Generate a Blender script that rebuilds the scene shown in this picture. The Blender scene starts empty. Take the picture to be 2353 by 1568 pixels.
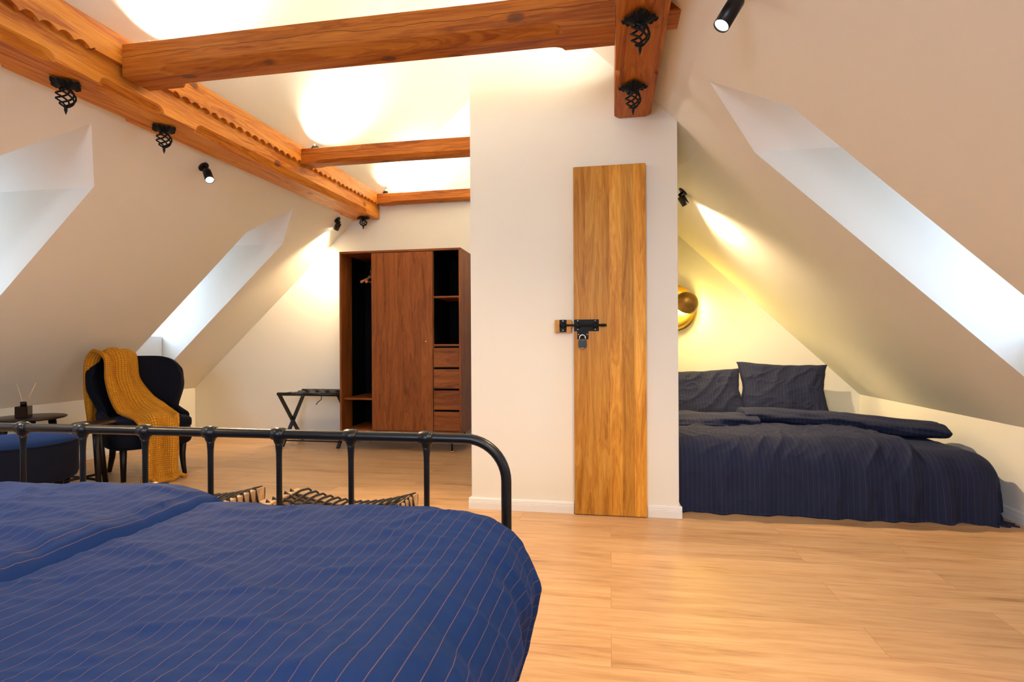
import bpy, bmesh, math, random
from mathutils import Vector, Matrix, noise
random.seed(7)
PI = math.pi
S = bpy.context.scene
C = S.collection

# ------------------------------------------------------------------ camera
F_PX, CX, CY, W, H = 1272.8113, 1176.5, 791.929, 2353.0, 1568.0
YAW, PITCH, ROLL = 0.1748, -0.0006, -0.0054
cam_d = bpy.data.cameras.new('camera'); cam = bpy.data.objects.new('camera', cam_d); C.objects.link(cam)
cam_d.sensor_width = 36.0; cam_d.sensor_fit = 'HORIZONTAL'
cam_d.lens = F_PX / W * 36.0
cam_d.shift_x = 0.0; cam_d.shift_y = (CY - H / 2) / W
cam_d.clip_start = 0.02
fwd = Vector((-math.sin(YAW) * math.cos(PITCH), math.cos(YAW) * math.cos(PITCH), math.sin(PITCH)))
rt = Vector((math.cos(YAW), math.sin(YAW), 0)); up = rt.cross(fwd)
r2 = rt * math.cos(ROLL) + up * math.sin(ROLL); u2 = -rt * math.sin(ROLL) + up * math.cos(ROLL)
M = Matrix((r2, u2, -fwd)).transposed().to_4x4(); M.translation = Vector((0, 0, 1.0))
cam.matrix_world = M
S.camera = cam

# ------------------------------------------------------------------ world and exposure
S.view_settings.view_transform = 'Standard'; S.view_settings.look = 'None'
S.view_settings.exposure = 0.91; S.view_settings.gamma = 1.0; S.view_settings.use_curve_mapping = False
w = bpy.data.worlds.new('world'); S.world = w; w.use_nodes = True
nt = w.node_tree; nt.nodes.clear()
bg = nt.nodes.new('ShaderNodeBackground'); out = nt.nodes.new('ShaderNodeOutputWorld')
sky = nt.nodes.new('ShaderNodeTexSky'); sky.sky_type = 'NISHITA'; sky.sun_disc = False
sky.sun_elevation = math.radians(35); sky.sun_rotation = math.radians(200)
nt.links.new(sky.outputs[0], bg.inputs[0]); bg.inputs[1].default_value = 0.25
nt.links.new(bg.outputs[0], out.inputs[0])

WARM = (1.0, 0.73, 0.44); DAY = (0.48, 0.67, 1.0)
def area(name, loc, direction, sx, sy, power, col):
    d = bpy.data.lights.new(name, 'AREA'); d.shape = 'RECTANGLE'; d.size = sx; d.size_y = sy
    d.energy = power; d.color = col
    o = bpy.data.objects.new(name, d); C.objects.link(o); o.location = loc
    o.rotation_euler = Vector(direction).to_track_quat('-Z', 'Z').to_euler(); return o
def spotlight(name, loc, direction, power, col, ang=80, blend=0.7, rad=0.02):
    d = bpy.data.lights.new(name, 'SPOT'); d.energy = power; d.color = col
    d.spot_size = math.radians(ang); d.spot_blend = blend; d.shadow_soft_size = rad
    o = bpy.data.objects.new(name, d); C.objects.link(o); o.location = loc
    o.rotation_euler = Vector(direction).to_track_quat('-Z', 'Y').to_euler(); return o

# room constants
XL, XR, KZ, ML, MR = -4.5498, 2.2123, 0.531, 0.9321, 0.9535
YF, YB = 5.458, -2.4
RX = (MR * XR + ML * XL) / (ML + MR); RZ = KZ + ML * (RX - XL)
def zl(x): return KZ + ML * (x - XL)
def zr(x): return KZ + MR * (XR - x)
def xl(z): return XL + (z - KZ) / ML
def xr(z): return XR - (z - KZ) / MR

# dormers: side, y0, y1
DORMERS = [(-1, 4.222, 4.752), (-1, 2.290, 2.820), (-1, 0.36, 0.89), (-1, -1.57, -1.04),
           (1, 2.393, 2.945), (1, 0.45, 1.0), (1, -1.5, -0.95)]
DZE, DZA, DZP = 1.955, 2.205, 1.08      # eaves, apex, top of the apron under the window
XPL, XWL, XPR, XWR = -4.335, -4.50, 1.99, 2.16
DAYP = 12.5
for i, (sd, y0, y1) in enumerate(DORMERS):
    xw = (XWL - 0.10) if sd < 0 else (XWR + 0.10)
    area('daylight', (xw, (y0 + y1) / 2, 1.5), (-sd, 0, -0.25), 0.5, 0.82, DAYP, DAY)
area('daylight', (-1.2, YB - 0.12, 1.75), (0, 1, -0.12), 1.7, 1.3, 62.0, DAY)

# ------------------------------------------------------------------ material helpers
def mat(name, base=(0.8, 0.8, 0.8), rough=0.6, metal=0.0, spec=0.5):
    m = bpy.data.materials.new(name); m.use_nodes = True
    b = m.node_tree.nodes['Principled BSDF']
    b.inputs['Base Color'].default_value = (*base, 1); b.inputs['Roughness'].default_value = rough
    b.inputs['Metallic'].default_value = metal; b.inputs['Specular IOR Level'].default_value = spec
    return m
class NB:
    def __init__(s, m): s.t = m.node_tree; s.b = s.t.nodes['Principled BSDF']
    def n(s, typ, **kw):
        nd = s.t.nodes.new(typ)
        for k, v in kw.items():
            if k == 'ins':
                for kk, vv in v.items(): nd.inputs[kk].default_value = vv
            else: setattr(nd, k, v)
        return nd
    def l(s, a, b): s.t.links.new(a, b)
    def math(s, op, a, b=None, c=None):
        nd = s.n('ShaderNodeMath', operation=op)
        for i, v in enumerate((a, b, c)):
            if v is None: continue
            if isinstance(v, (int, float)): nd.inputs[i].default_value = v
            else: s.l(v, nd.inputs[i])
        return nd.outputs[0]
    def mix(s, fac, a, b, typ='MIX'):
        nd = s.n('ShaderNodeMix', data_type='RGBA', blend_type=typ)
        for idx, v in ((0, fac), (6, a), (7, b)):
            if isinstance(v, (int, float)): nd.inputs[idx].default_value = v
            elif isinstance(v, tuple): nd.inputs[idx].default_value = (*v, 1)
            else: s.l(v, nd.inputs[idx])
        return nd.outputs[2]
    def ramp(s, fac, stops):
        nd = s.n('ShaderNodeValToRGB'); s.l(fac, nd.inputs[0]); e = nd.color_ramp.elements
        while len(e) > 1: e.remove(e[0])
        e[0].position = stops[0][0]; e[0].color = (*stops[0][1], 1)
        for p, c in stops[1:]:
            x = e.new(p); x.color = (*c, 1)
        return nd.outputs[0]
    def bump(s, h, strength=0.2, dist=0.01):
        nd = s.n('ShaderNodeBump', ins={'Strength': strength, 'Distance': dist}); s.l(h, nd.inputs['Height'])
        s.l(nd.outputs[0], s.b.inputs['Normal'])
def wood(name, dark, mid, light, axis='X', rough=0.5, knots=0.0, fine=1.0, crack=None, boards=None):
    m = mat(name, mid, rough, spec=0.22); q = NB(m)
    tc = q.n('ShaderNodeTexCoord'); mp = q.n('ShaderNodeMapping')
    sc = {'X': (0.55, 7, 7), 'Y': (7, 0.55, 7), 'Z': (7, 7, 0.55)}[axis]
    mp.inputs['Scale'].default_value = tuple(v * fine for v in sc)
    q.l(tc.outputs['Object'], mp.inputs[0])
    coord = mp.outputs[0]
    sep = q.n('ShaderNodeSeparateXYZ'); q.l(tc.outputs['Object'], sep.inputs[0])
    if boards:
        ax, bw = boards
        k = q.math('FLOOR', q.math('DIVIDE', sep.outputs[ax], bw))
        wn = q.n('ShaderNodeTexWhiteNoise', noise_dimensions='1D'); q.l(k, wn.inputs['W'])
        vm = q.n('ShaderNodeVectorMath', operation='MULTIPLY_ADD'); q.l(wn.outputs['Color'], vm.inputs[0])
        vm.inputs[1].default_value = (9, 9, 9); q.l(coord, vm.inputs[2]); coord = vm.outputs[0]
    n1 = q.n('ShaderNodeTexNoise', ins={'Scale': 1.6, 'Detail': 5, 'Roughness': 0.55, 'Distortion': 1.2}); q.l(coord, n1.inputs['Vector'])
    wv = q.n('ShaderNodeTexNoise', ins={'Scale': 9.0, 'Detail': 4, 'Roughness': 0.6, 'Distortion': 0.3}); q.l(coord, wv.inputs['Vector'])
    rings = q.math('FRACT', q.math('MULTIPLY', n1.outputs[0], 9.0))
    rings = q.math('ABSOLUTE', q.math('SUBTRACT', rings, 0.5))
    f = q.math('ADD', q.math('MULTIPLY', n1.outputs[0], 0.62), q.math('ADD', q.math('MULTIPLY', rings, 0.22), q.math('MULTIPLY', wv.outputs[0], 0.28)))
    col = q.ramp(f, [(0.36, dark), (0.52, mid), (0.72, light)])
    if boards:
        sepc = q.n('ShaderNodeSeparateXYZ'); q.l(wn.outputs['Color'], sepc.inputs[0])
        v = q.math('MULTIPLY_ADD', sepc.outputs[0], 0.5, 0.78)
        hs = q.n('ShaderNodeHueSaturation'); q.l(v, hs.inputs['Value']); q.l(col, hs.inputs['Color']); col = hs.outputs[0]
    if knots > 0:
        mk = q.n('ShaderNodeMapping'); q.l(tc.outputs['Object'], mk.inputs[0])
        mk.inputs['Scale'].default_value = {'X': (0.55, 1, 1), 'Y': (1, 0.55, 1), 'Z': (1, 1, .55)}[axis]
        vo = q.n('ShaderNodeTexVoronoi', ins={'Scale': 5.5, 'Randomness': 1.0}); q.l(mk.outputs[0], vo.inputs['Vector'])
        nz = q.n('ShaderNodeTexNoise', ins={'Scale': 18.0, 'Detail': 2}); q.l(tc.outputs['Object'], nz.inputs['Vector'])
        dd = q.math('ADD', vo.outputs['Distance'], q.math('MULTIPLY', nz.outputs[0], 0.06))
        kf = q.ramp(dd, [(0.03, (1, 1, 1)), (0.125, (0.8, 0.8, 0.8)), (0.17, (0, 0, 0))])
        col = q.mix(q.math('MULTIPLY', kf, knots), col, (0.10, 0.035, 0.015))
    if crack:
        ai, h, al = crack      # axis index across, position, axis index along
        cn = q.n('ShaderNodeTexNoise', noise_dimensions='1D', ins={'Scale': 3.0, 'Detail': 3}); q.l(sep.outputs[al], cn.inputs['W'])
        d = q.math('ABSOLUTE', q.math('SUBTRACT', q.math('ADD', sep.outputs[ai], q.math('MULTIPLY', q.math('SUBTRACT', cn.outputs[0], 0.5), 0.05)), h))
        cf = q.math('LESS_THAN', d, 0.0011)
        col = q.mix(cf, col, (0.05, 0.015, 0.005))
    q.l(col, q.b.inputs['Base Color']); q.bump(f, 0.12, 0.004)
    return m

M_wall = mat('white_plaster', (0.81, 0.785, 0.69), 0.85, spec=0.2)
q = NB(M_wall); nz = q.n('ShaderNodeTexNoise', ins={'Scale': 60, 'Detail': 4}); q.bump(nz.outputs[0], 0.05, 0.002)
M_trim = mat('white_gloss_paint', (0.80, 0.79, 0.77), 0.35)
M_floor = mat('oak_floor_planks', (0.6, 0.35, 0.16), 0.40); q = NB(M_floor)
tc = q.n('ShaderNodeTexCoord'); br = q.n('ShaderNodeTexBrick', offset=0.37, offset_frequency=2)
for k, v in {'Scale': 1.0, 'Mortar Size': 0.0012, 'Mortar Smooth': 0.0, 'Bias': 0.0, 'Brick Width': 1.38, 'Row Height': 0.193}.items(): br.inputs[k].default_value = v
br.inputs['Color1'].default_value = (0, 0, 0, 1); br.inputs['Color2'].default_value = (1, 1, 1, 1); br.inputs['Mortar'].default_value = (0.5, 0.5, 0.5, 1)
q.l(tc.outputs['Object'], br.inputs['Vector'])
vm = q.n('ShaderNodeVectorMath', operation='MULTIPLY_ADD'); q.l(br.outputs['Color'], vm.inputs[0]); vm.inputs[1].default_value = (13, 13, 13)
mp = q.n('ShaderNodeMapping'); mp.inputs['Scale'].default_value = (0.9, 9, 9); q.l(tc.outputs['Object'], mp.inputs[0]); q.l(mp.outputs[0], vm.inputs[2])
n1 = q.n('ShaderNodeTexNoise', ins={'Scale': 1.5, 'Detail': 5, 'Roughness': 0.6, 'Distortion': 1.0}); q.l(vm.outputs[0], n1.inputs['Vector'])
n2 = q.n('ShaderNodeTexNoise', ins={'Scale': 7, 'Detail': 4, 'Roughness': 0.6}); q.l(vm.outputs[0], n2.inputs['Vector'])
f = q.math('ADD', q.math('MULTIPLY', n1.outputs[0], 0.65), q.math('MULTIPLY', n2.outputs[0], 0.35))
col = q.ramp(f, [(0.30, (0.30, 0.15, 0.060)), (0.42, (0.48, 0.275, 0.125)), (0.55, (0.575, 0.35, 0.175)), (0.75, (0.65, 0.43, 0.235))])
sp = q.n('ShaderNodeSeparateXYZ'); q.l(br.outputs['Color'], sp.inputs[0])
hs = q.n('ShaderNodeHueSaturation'); q.l(q.math('MULTIPLY_ADD', sp.outputs[0], 0.16, 0.92), hs.inputs['Value']); q.l(col, hs.inputs['Color'])
col = q.mix(q.math('MULTIPLY', br.outputs['Fac'], 0.45), hs.outputs[0], (0.22, 0.10, 0.04))
q.l(col, q.b.inputs['Base Color']); q.bump(n2.outputs[0], 0.04, 0.002)

def beamwood(axis, nm, crack=None):
    return wood(nm, (0.22, 0.046, 0.005), (0.40, 0.118, 0.011), (0.53, 0.185, 0.021), axis, 0.5, 0.85, 1.0, crack)
M_beamX = beamwood('X', 'pine_beam_across', (2, 0.0, 0)); M_beamY = wood('pine_beam_along', (0.34, 0.085, 0.009), (0.60, 0.215, 0.024), (0.72, 0.32, 0.045), 'Y', 0.5, 0.85)
M_beamE = mat('dark_scalloped_edge', (0.26, 0.07, 0.014), 0.6)
M_oak = wood('oak_door_boards', (0.40, 0.155, 0.016), (0.60, 0.27, 0.034), (0.76, 0.42, 0.085), 'Z', 0.42, 0.0, 1.3, None, (0, 0.069))
M_walnut = wood('walnut_veneer', (0.14, 0.036, 0.008), (0.24, 0.070, 0.014), (0.34, 0.115, 0.024), 'Z', 0.42, 0.0, 1.5)
M_walnutX = wood('walnut_veneer_across', (0.14, 0.036, 0.008), (0.24, 0.070, 0.014), (0.34, 0.115, 0.024), 'X', 0.42, 0.0, 1.5)
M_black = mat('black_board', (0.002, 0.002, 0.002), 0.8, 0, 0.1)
M_iron = mat('black_powder_coated_steel', (0.005, 0.005, 0.006), 0.34, 0.0, 0.35)
M_wrought = mat('black_wrought_iron', (0.005, 0.006, 0.007), 0.55, 0.0, 0.2)
M_blackwood = mat('black_stained_wood', (0.006, 0.004, 0.004), 0.4, 0, .3)
M_brownwood = mat('dark_brown_wood', (0.025, 0.013, 0.009), 0.3, 0, .35)
M_steel = mat('bright_steel', (0.75, 0.75, 0.76), 0.18, 1.0)
M_brass = mat('brass', (0.8, 0.52, 0.16), 0.22, 1.0)
M_gold = mat('gold_disc', (1.0, 0.66, 0.10), 0.28, 1.0)
M_bronze = mat('dark_bronze', (0.20, 0.115, 0.03), 0.42, 0.75)
M_stoolwood = wood('pale_stool_wood', (0.30, 0.17, 0.08), (0.42, 0.26, 0.13), (0.52, 0.34, 0.18), 'X', 0.6)
M_cord = mat('black_cord', (0.02, 0.014, 0.011), 0.85)
M_web = mat('black_webbing', (0.02, 0.02, 0.022), 0.8)
M_hanger = mat('hanger_wood', (0.60, 0.24, 0.09), 0.4)
M_reed = mat('pale_reed', (0.75, 0.55, 0.32), 0.8)
M_bottle = mat('dark_glass_bottle', (0.006, 0.002, 0.002), 0.15, 0, .35)
M_mattress = mat('white_mattress', (0.72, 0.72, 0.72), 0.9)
M_frame = mat('white_window_frame', (0.82, 0.83, 0.84), 0.4)
def emit(name, col, st):
    m = bpy.data.materials.new(name); m.use_nodes = True; t = m.node_tree; t.nodes.clear()
    e = t.nodes.new('ShaderNodeEmission'); o = t.nodes.new('ShaderNodeOutputMaterial')
    e.inputs[0].default_value = (*col, 1); e.inputs[1].default_value = st; t.links.new(e.outputs[0], o.inputs[0]); return m
M_led = emit('lamp_lens', (1.0, 0.93, 0.8), 14.0)
M_bulb = emit('glowing_bulb', (1.0, 0.88, 0.5), 30.0)
M_glass = bpy.data.materials.new('window_glass'); M_glass.use_nodes = True; t = M_glass.node_tree; t.nodes.clear()
o_ = t.nodes.new('ShaderNodeOutputMaterial'); tr = t.nodes.new('ShaderNodeBsdfTransparent'); gl = t.nodes.new('ShaderNodeBsdfGlossy'); mx = t.nodes.new('ShaderNodeMixShader')
gl.inputs['Roughness'].default_value = 0.02; mx.inputs[0].default_value = 0.06
t.links.new(tr.outputs[0], mx.inputs[1]); t.links.new(gl.outputs[0], mx.inputs[2]); t.links.new(mx.outputs[0], o_.inputs[0])
def fabric_stripe(name, base, stripe, period, width, rough=0.75):
    m = mat(name, base, rough, spec=0.08); q = NB(m)
    uv = q.n('ShaderNodeUVMap'); sp = q.n('ShaderNodeSeparateXYZ'); q.l(uv.outputs[0], sp.inputs[0])
    fr = q.math('FRACT', q.math('DIVIDE', sp.outputs[0], period))
    ln = q.math('LESS_THAN', fr, width / period)
    dash = q.math('LESS_THAN', q.math('FRACT', q.math('DIVIDE', sp.outputs[1], 0.003)), 0.75)
    nz = q.n('ShaderNodeTexNoise', ins={'Scale': 350, 'Detail': 2}); q.l(uv.outputs[0], nz.inputs['Vector'])
    bcol = q.mix(nz.outputs[0], tuple(c * 0.85 for c in base), tuple(c * 1.2 for c in base))
    col = q.mix(q.math('MULTIPLY', q.math('MULTIPLY', ln, dash), 0.7), bcol, stripe)
    q.l(col, q.b.inputs['Base Color'])
    q.b.inputs['Sheen Weight'].default_value = 0.04; q.b.inputs['Sheen Roughness'].default_value = 0.4; q.b.inputs['Sheen Tint'].default_value = (0.3, 0.45, 1, 1)
    q.bump(nz.outputs[0], 0.08, 0.001)
    return m
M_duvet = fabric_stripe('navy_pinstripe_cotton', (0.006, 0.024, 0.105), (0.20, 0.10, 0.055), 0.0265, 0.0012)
M_duvet_lampcast = fabric_stripe('navy_pinstripe_cotton_lampcast', (0.021, 0.026, 0.056), (0.12, 0.09, 0.065), 0.0265, 0.0014)  # same navy cotton, greyed: the alcove lamp's warm cast is in the colour
def velvet(name, base, sheen, tint):
    m = mat(name, base, 0.85, spec=0.15); b = m.node_tree.nodes['Principled BSDF']
    b.inputs['Sheen Weight'].default_value = sheen; b.inputs['Sheen Roughness'].default_value = 0.3; b.inputs['Sheen Tint'].default_value = (*tint, 1); return m
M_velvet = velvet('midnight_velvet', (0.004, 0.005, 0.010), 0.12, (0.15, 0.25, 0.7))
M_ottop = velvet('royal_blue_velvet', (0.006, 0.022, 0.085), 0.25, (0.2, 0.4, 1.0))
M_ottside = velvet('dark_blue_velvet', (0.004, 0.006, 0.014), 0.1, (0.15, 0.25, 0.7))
M_throw = mat('mustard_waffle_fleece', (0.72, 0.30, 0.018), 0.95, spec=0.1); q = NB(M_throw)
uv = q.n('ShaderNodeUVMap'); sp = q.n('ShaderNodeSeparateXYZ'); q.l(uv.outputs[0], sp.inputs[0])
a = q.math('ABSOLUTE', q.math('SINE', q.math('MULTIPLY', sp.outputs[0], PI / 0.016)))
b_ = q.math('ABSOLUTE', q.math('SINE', q.math('MULTIPLY', sp.outputs[1], PI / 0.016)))
hh = q.math('MULTIPLY', a, b_)
nz = q.n('ShaderNodeTexNoise', ins={'Scale': 90, 'Detail': 3}); q.l(uv.outputs[0], nz.inputs['Vector'])
col = q.mix(hh, (0.42, 0.15, 0.008), (0.80, 0.36, 0.03)); col = q.mix(q.math('MULTIPLY', nz.outputs[0], 0.3), col, (0.45, 0.18, 0.01)); q.l(col, q.b.inputs['Base Color'])
q.bump(q.math('ADD', hh, q.math('MULTIPLY', nz.outputs[0], 0.5)), 0.8, 0.006)
q.b.inputs['Sheen Weight'].default_value = 0.3; q.b.inputs['Sheen Tint'].default_value = (1, 0.6, 0.1, 1)

# ------------------------------------------------------------------ mesh helpers
class MB:
    def __init__(s): s.v = []; s.f = []; s.uv = {}; s.sm = []
    def add(s, vs, fs, smooth=False, uvs=None):
        o = len(s.v); s.v += [Vector(p) for p in vs]
        for i, f in enumerate(fs):
            s.f.append([o + k for k in f]); s.sm.append(smooth)
            if uvs: s.uv[len(s.f) - 1] = [uvs[k] for k in f]
        return s
    def box(s, a, b, M=None, bev=0.0):
        x0, y0, z0 = a; x1, y1, z1 = b
        if bev > 0:
            bm = bmesh.new(); bmesh.ops.create_cube(bm, size=1)
            for v in bm.verts:
                v.co = Vector(((x0 + x1) / 2 + v.co.x * (x1 - x0), (y0 + y1) / 2 + v.co.y * (y1 - y0), (z0 + z1) / 2 + v.co.z * (z1 - z0)))
            bmesh.ops.bevel(bm, geom=bm.edges[:], offset=bev, segments=2, affect='EDGES')
            vs = [v.co.copy() for v in bm.verts]; fs = [[v.index for v in f.verts] for f in bm.faces]
            bm.verts.index_update(); bm.free()
        else:
            vs = [Vector(p) for p in ((x0, y0, z0), (x1, y0, z0), (x1, y1, z0), (x0, y1, z0), (x0, y0, z1), (x1, y0, z1), (x1, y1, z1), (x0, y1, z1))]
            fs = [(3, 2, 1, 0), (4, 5, 6, 7), (0, 1, 5, 4), (1, 2, 6, 5), (2, 3, 7, 6), (3, 0, 4, 7)]
        if M is not None: vs = [M @ p for p in vs]
        return s.add(vs, fs)
    def tube(s, pts, r, n=12, cap=True, smooth=True, sq=None):
        pts = [Vector(p) for p in pts]; m = len(pts)
        rs = r if isinstance(r, (list, tuple)) else [r] * m
        vs = []; prev = None
        for i, p in enumerate(pts):
            tdir = (pts[min(i + 1, m - 1)] - pts[max(i - 1, 0)]).normalized()
            if prev is None:
                a = Vector((0, 0, 1)) if abs(tdir.z) < 0.9 else Vector((1, 0, 0))
                u = tdir.cross(a).normalized()
            else:
                u = (prev - tdir * prev.dot(tdir)).normalized()
            prev = u; v = tdir.cross(u)
            for k in range(n):
                t_ = 2 * PI * k / n
                vs.append(p + (u * math.cos(t_) + v * math.sin(t_)) * rs[i])
        fs = []
        for i in range(m - 1):
            for k in range(n):
                k2 = (k + 1) % n; fs.append((i * n + k, i * n + k2, (i + 1) * n + k2, (i + 1) * n + k))
        s.add(vs, fs, smooth)
        if cap:
            s.add(vs[:n], [tuple(range(n - 1, -1, -1))]); s.add(vs[-n:], [tuple(range(n))])
        return s
    def lathe(s, prof, c, n=32, M=None, smooth=True, capa=True, capb=True):
        vs = []
        for r, z in prof:
            for k in range(n):
                t_ = 2 * PI * k / n; p = Vector((r * math.cos(t_), r * math.sin(t_), z))
                if M is not None: p = M @ p
                vs.append(p + Vector(c))
        fs = []
        for i in range(len(prof) - 1):
            for k in range(n):
                k2 = (k + 1) % n; fs.append((i * n + k, i * n + k2, (i + 1) * n + k2, (i + 1) * n + k))
        s.add(vs, fs, smooth)
        if capa: s.add(vs[:n], [tuple(range(n - 1, -1, -1))])
        if capb: s.add(vs[-n:], [tuple(range(n))])
        return s
    def grid(s, P, nu, nv, uvf=None, smooth=True, flip=False):
        vs = []; uvs = []
        for i in range(nu + 1):
            for j in range(nv + 1):
                vs.append(P(i / nu, j / nv)); uvs.append(uvf(i / nu, j / nv) if uvf else (i / nu, j / nv))
        fs = []
        for i in range(nu):
            for j in range(nv):
                a = i * (nv + 1) + j; f = (a, a + nv + 1, a + nv + 2, a + 1)
                fs.append(f[::-1] if flip else f)
        return s.add(vs, fs, smooth, uvs)
    def prism(s, poly, a, b, M=None):
        """poly: list of points (x,z) ; extruded along y from a to b"""
        n = len(poly); vs = [Vector((x, a, z)) for x, z in poly] + [Vector((x, b, z)) for x, z in poly]
        if M is not None: vs = [M @ p for p in vs]
        fs = [tuple(range(n)), tuple(range(2 * n - 1, n - 1, -1))] + [(i, n + i, n + (i + 1) % n, (i + 1) % n) for i in range(n)]
        return s.add(vs, fs)
def mesh_obj(name, mb, m, parent=None, origin=None, mods=None):
    L = Vector(parent['_L']) if parent is not None else (Vector(origin) if origin is not None else Vector((0, 0, 0)))
    me = bpy.data.meshes.new(name)
    me.from_pydata([tuple(v - L) for v in mb.v], [], mb.f)
    if mb.uv:
        ul = me.uv_layers.new(name='UVMap')
        for p in me.polygons:
            if p.index in mb.uv:
                for li, u in zip(p.loop_indices, mb.uv[p.index]): ul.data[li].uv = u
    for p, sm in zip(me.polygons, mb.sm): p.use_smooth = sm
    bm = bmesh.new(); bm.from_mesh(me); bmesh.ops.remove_doubles(bm, verts=bm.verts, dist=1e-5)
    bmesh.ops.recalc_face_normals(bm, faces=bm.faces); bm.to_mesh(me); bm.free()
    me.materials.append(m)
    o = bpy.data.objects.new(name, me); C.objects.link(o)
    if parent is not None: o.parent = parent
    else: o.location = L
    o['_L'] = list(L)
    return o
def solid(o, th, off=-1.0):
    md = o.modifiers.new('solid', 'SOLIDIFY'); md.thickness = th; md.offset = off; return o
def subd(o, n=1):
    md = o.modifiers.new('subd', 'SUBSURF'); md.levels = n; md.render_levels = n; return o
def bevel(o, wd=0.003, n=2):
    md = o.modifiers.new('bevel', 'BEVEL'); md.width = wd; md.segments = n; md.limit_method = 'ANGLE'; return o
def thing(name, loc, label, cat, group=None):
    o = bpy.data.objects.new(name, None); C.objects.link(o); o.location = loc; o.empty_display_size = 0.1
    o['_L'] = list(loc); o['label'] = label; o['category'] = cat
    if group: o['group'] = group
    return o
def tag(o, label, cat, group=None):
    o['label'] = label; o['category'] = cat
    if group: o['group'] = group
    return o
def struct(o): o['kind'] = 'structure'; return o
def copy_tree(o, parent=None, loc=None):
    c = o.copy(); C.objects.link(c)
    if parent is not None: c.parent = parent
    if loc is not None: c.location = loc
    for ch in list(o.children): copy_tree(ch, c)
    return c
def fbm(p, o=4):
    v = 0; a = 1; t_ = 0
    for _ in range(o):
        v += a * noise.noise(p); t_ += a; a *= 0.5; p = p * 2.03
    return v / t_
def ridge(p, o=3):
    v = 0; a = 1
    for _ in range(o):
        v += a * (1 - abs(noise.noise(p)) * 2) ** 3; a *= 0.5; p = p * 2.1 + Vector((3.1, 1.7, 0))
    return v / 1.75
def smooth01(t): t = max(0.0, min(1.0, t)); return t * t * (3 - 2 * t)

# ------------------------------------------------------------------ room shell
mb = MB(); mb.add([(XL - .1, YB - .1, 0), (XR + .1, YB - .1, 0), (XR + .1, YF + .1, 0), (XL - .1, YF + .1, 0)], [(0, 1, 2, 3)])
mb.add([(XL - .1, YB - .1, -.05), (XR + .1, YB - .1, -.05), (XR + .1, YF + .1, -.05), (XL - .1, YF + .1, -.05)], [(3, 2, 1, 0)])
struct(mesh_obj('floor', mb, M_floor))
struct(mesh_obj('wall_left', MB().box((XL - .12, YB, 0), (XL, YF, KZ)), M_wall))
struct(mesh_obj('wall_right', MB().box((XR, YB, 0), (XR + .12, YF, KZ)), M_wall))
gable = [(XL - .12, 0), (XR + .12, 0), (XR + .12, KZ - .12 * MR + .1), (RX, RZ + .1), (XL - .12, KZ - .12 * ML + .1)]
struct(mesh_obj('wall_far', MB().prism(gable, YF, YF + .15), M_wall))
# near gable with a window opening
mb = MB(); wx0, wx1, wz0, wz1 = -2.05, -0.35, 1.1, 2.4
for poly in ([(XL - .12, 0), (wx0, 0), (wx0, zl(wx0) + .1), (XL - .12, KZ)], [(wx1, 0), (XR + .12, 0), (XR + .12, KZ), (wx1, zr(wx1) + .1)],
             [(wx0, 0), (wx1, 0), (wx1, wz0), (wx0, wz0)], [(wx0, wz1), (wx1, wz1), (wx1, zr(wx1) + .1), (RX, RZ + .1), (wx0, zl(wx0) + .1)]):
    mb.prism(poly, YB - .15, YB)
struct(mesh_obj('wall_near', mb, M_wall))
# sloped ceiling with pointed dormer openings
def slope_side(mb, sd):
    zf = zl if sd < 0 else zr; xf = xl if sd < 0 else xr
    X0 = XL if sd < 0 else XR; xp, xw = (XPL, XWL) if sd < 0 else (XPR, XWR)
    P = lambda x, y: (x, y, zf(x))
    ds = sorted([(y0, y1) for s_, y0, y1 in DORMERS if s_ == sd])
    ys = YB
    for y0, y1 in ds + [(YF, YF)]:
        mb.add([P(X0, ys), P(X0, y0), P(RX, y0), P(RX, ys)], [(0, 1, 2, 3)])
        ys = y1
        if y0 == YF: break
        ya = (y0 + y1) / 2; xe = xf(DZE); xa = xf(DZA)
        mb.add([P(X0, y0), P(X0, y1), P(xp, y1), P(xp, y0)], [(0, 1, 2, 3)])
        mb.add([P(xe, y0), P(xa, ya), P(RX, ya), P(RX, y0)], [(0, 1, 2, 3)])
        mb.add([P(xa, ya), P(xe, y1), P(RX, y1), P(RX, ya)], [(0, 1, 2, 3)])
        for y in (y0, y1):   # cheeks
            mb.add([(xe, y, DZE), (xp, y, zf(xp)), (xp, y, DZP), (xe, y, DZP)], [(0, 1, 2)] if False else [(0, 1, 2)])
            mb.add([(xe, y, DZE), (xp, y, DZP), (xw, y, DZP), (xw, y, DZE)], [(0, 1, 2, 3)])
            mb.add([(xe, y, DZE), (xa, ya, DZA), (xw, ya, DZA), (xw, y, DZE)], [(0, 1, 2, 3)])
        # window wall: gablet, apron panel and ledge
        mb.add([(xw, y0, DZE), (xw, ya, DZA), (xw, y1, DZE), (xw, y1, DZE - .03), (xw, y0, DZE - .03)], [(0, 1, 2, 3, 4)])
        mb.add([(xp, y0, zf(xp)), (xp, y1, zf(xp)), (xp, y1, DZP), (xp, y0, DZP)], [(0, 1, 2, 3)])
        mb.add([(xp, y0, DZP), (xp, y1, DZP), (xw, y1, DZP), (xw, y0, DZP)], [(0, 1, 2, 3)])
mb = MB(); slope_side(mb, -1); slope_side(mb, 1)
struct(mesh_obj('ceiling', mb, M_wall))
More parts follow.
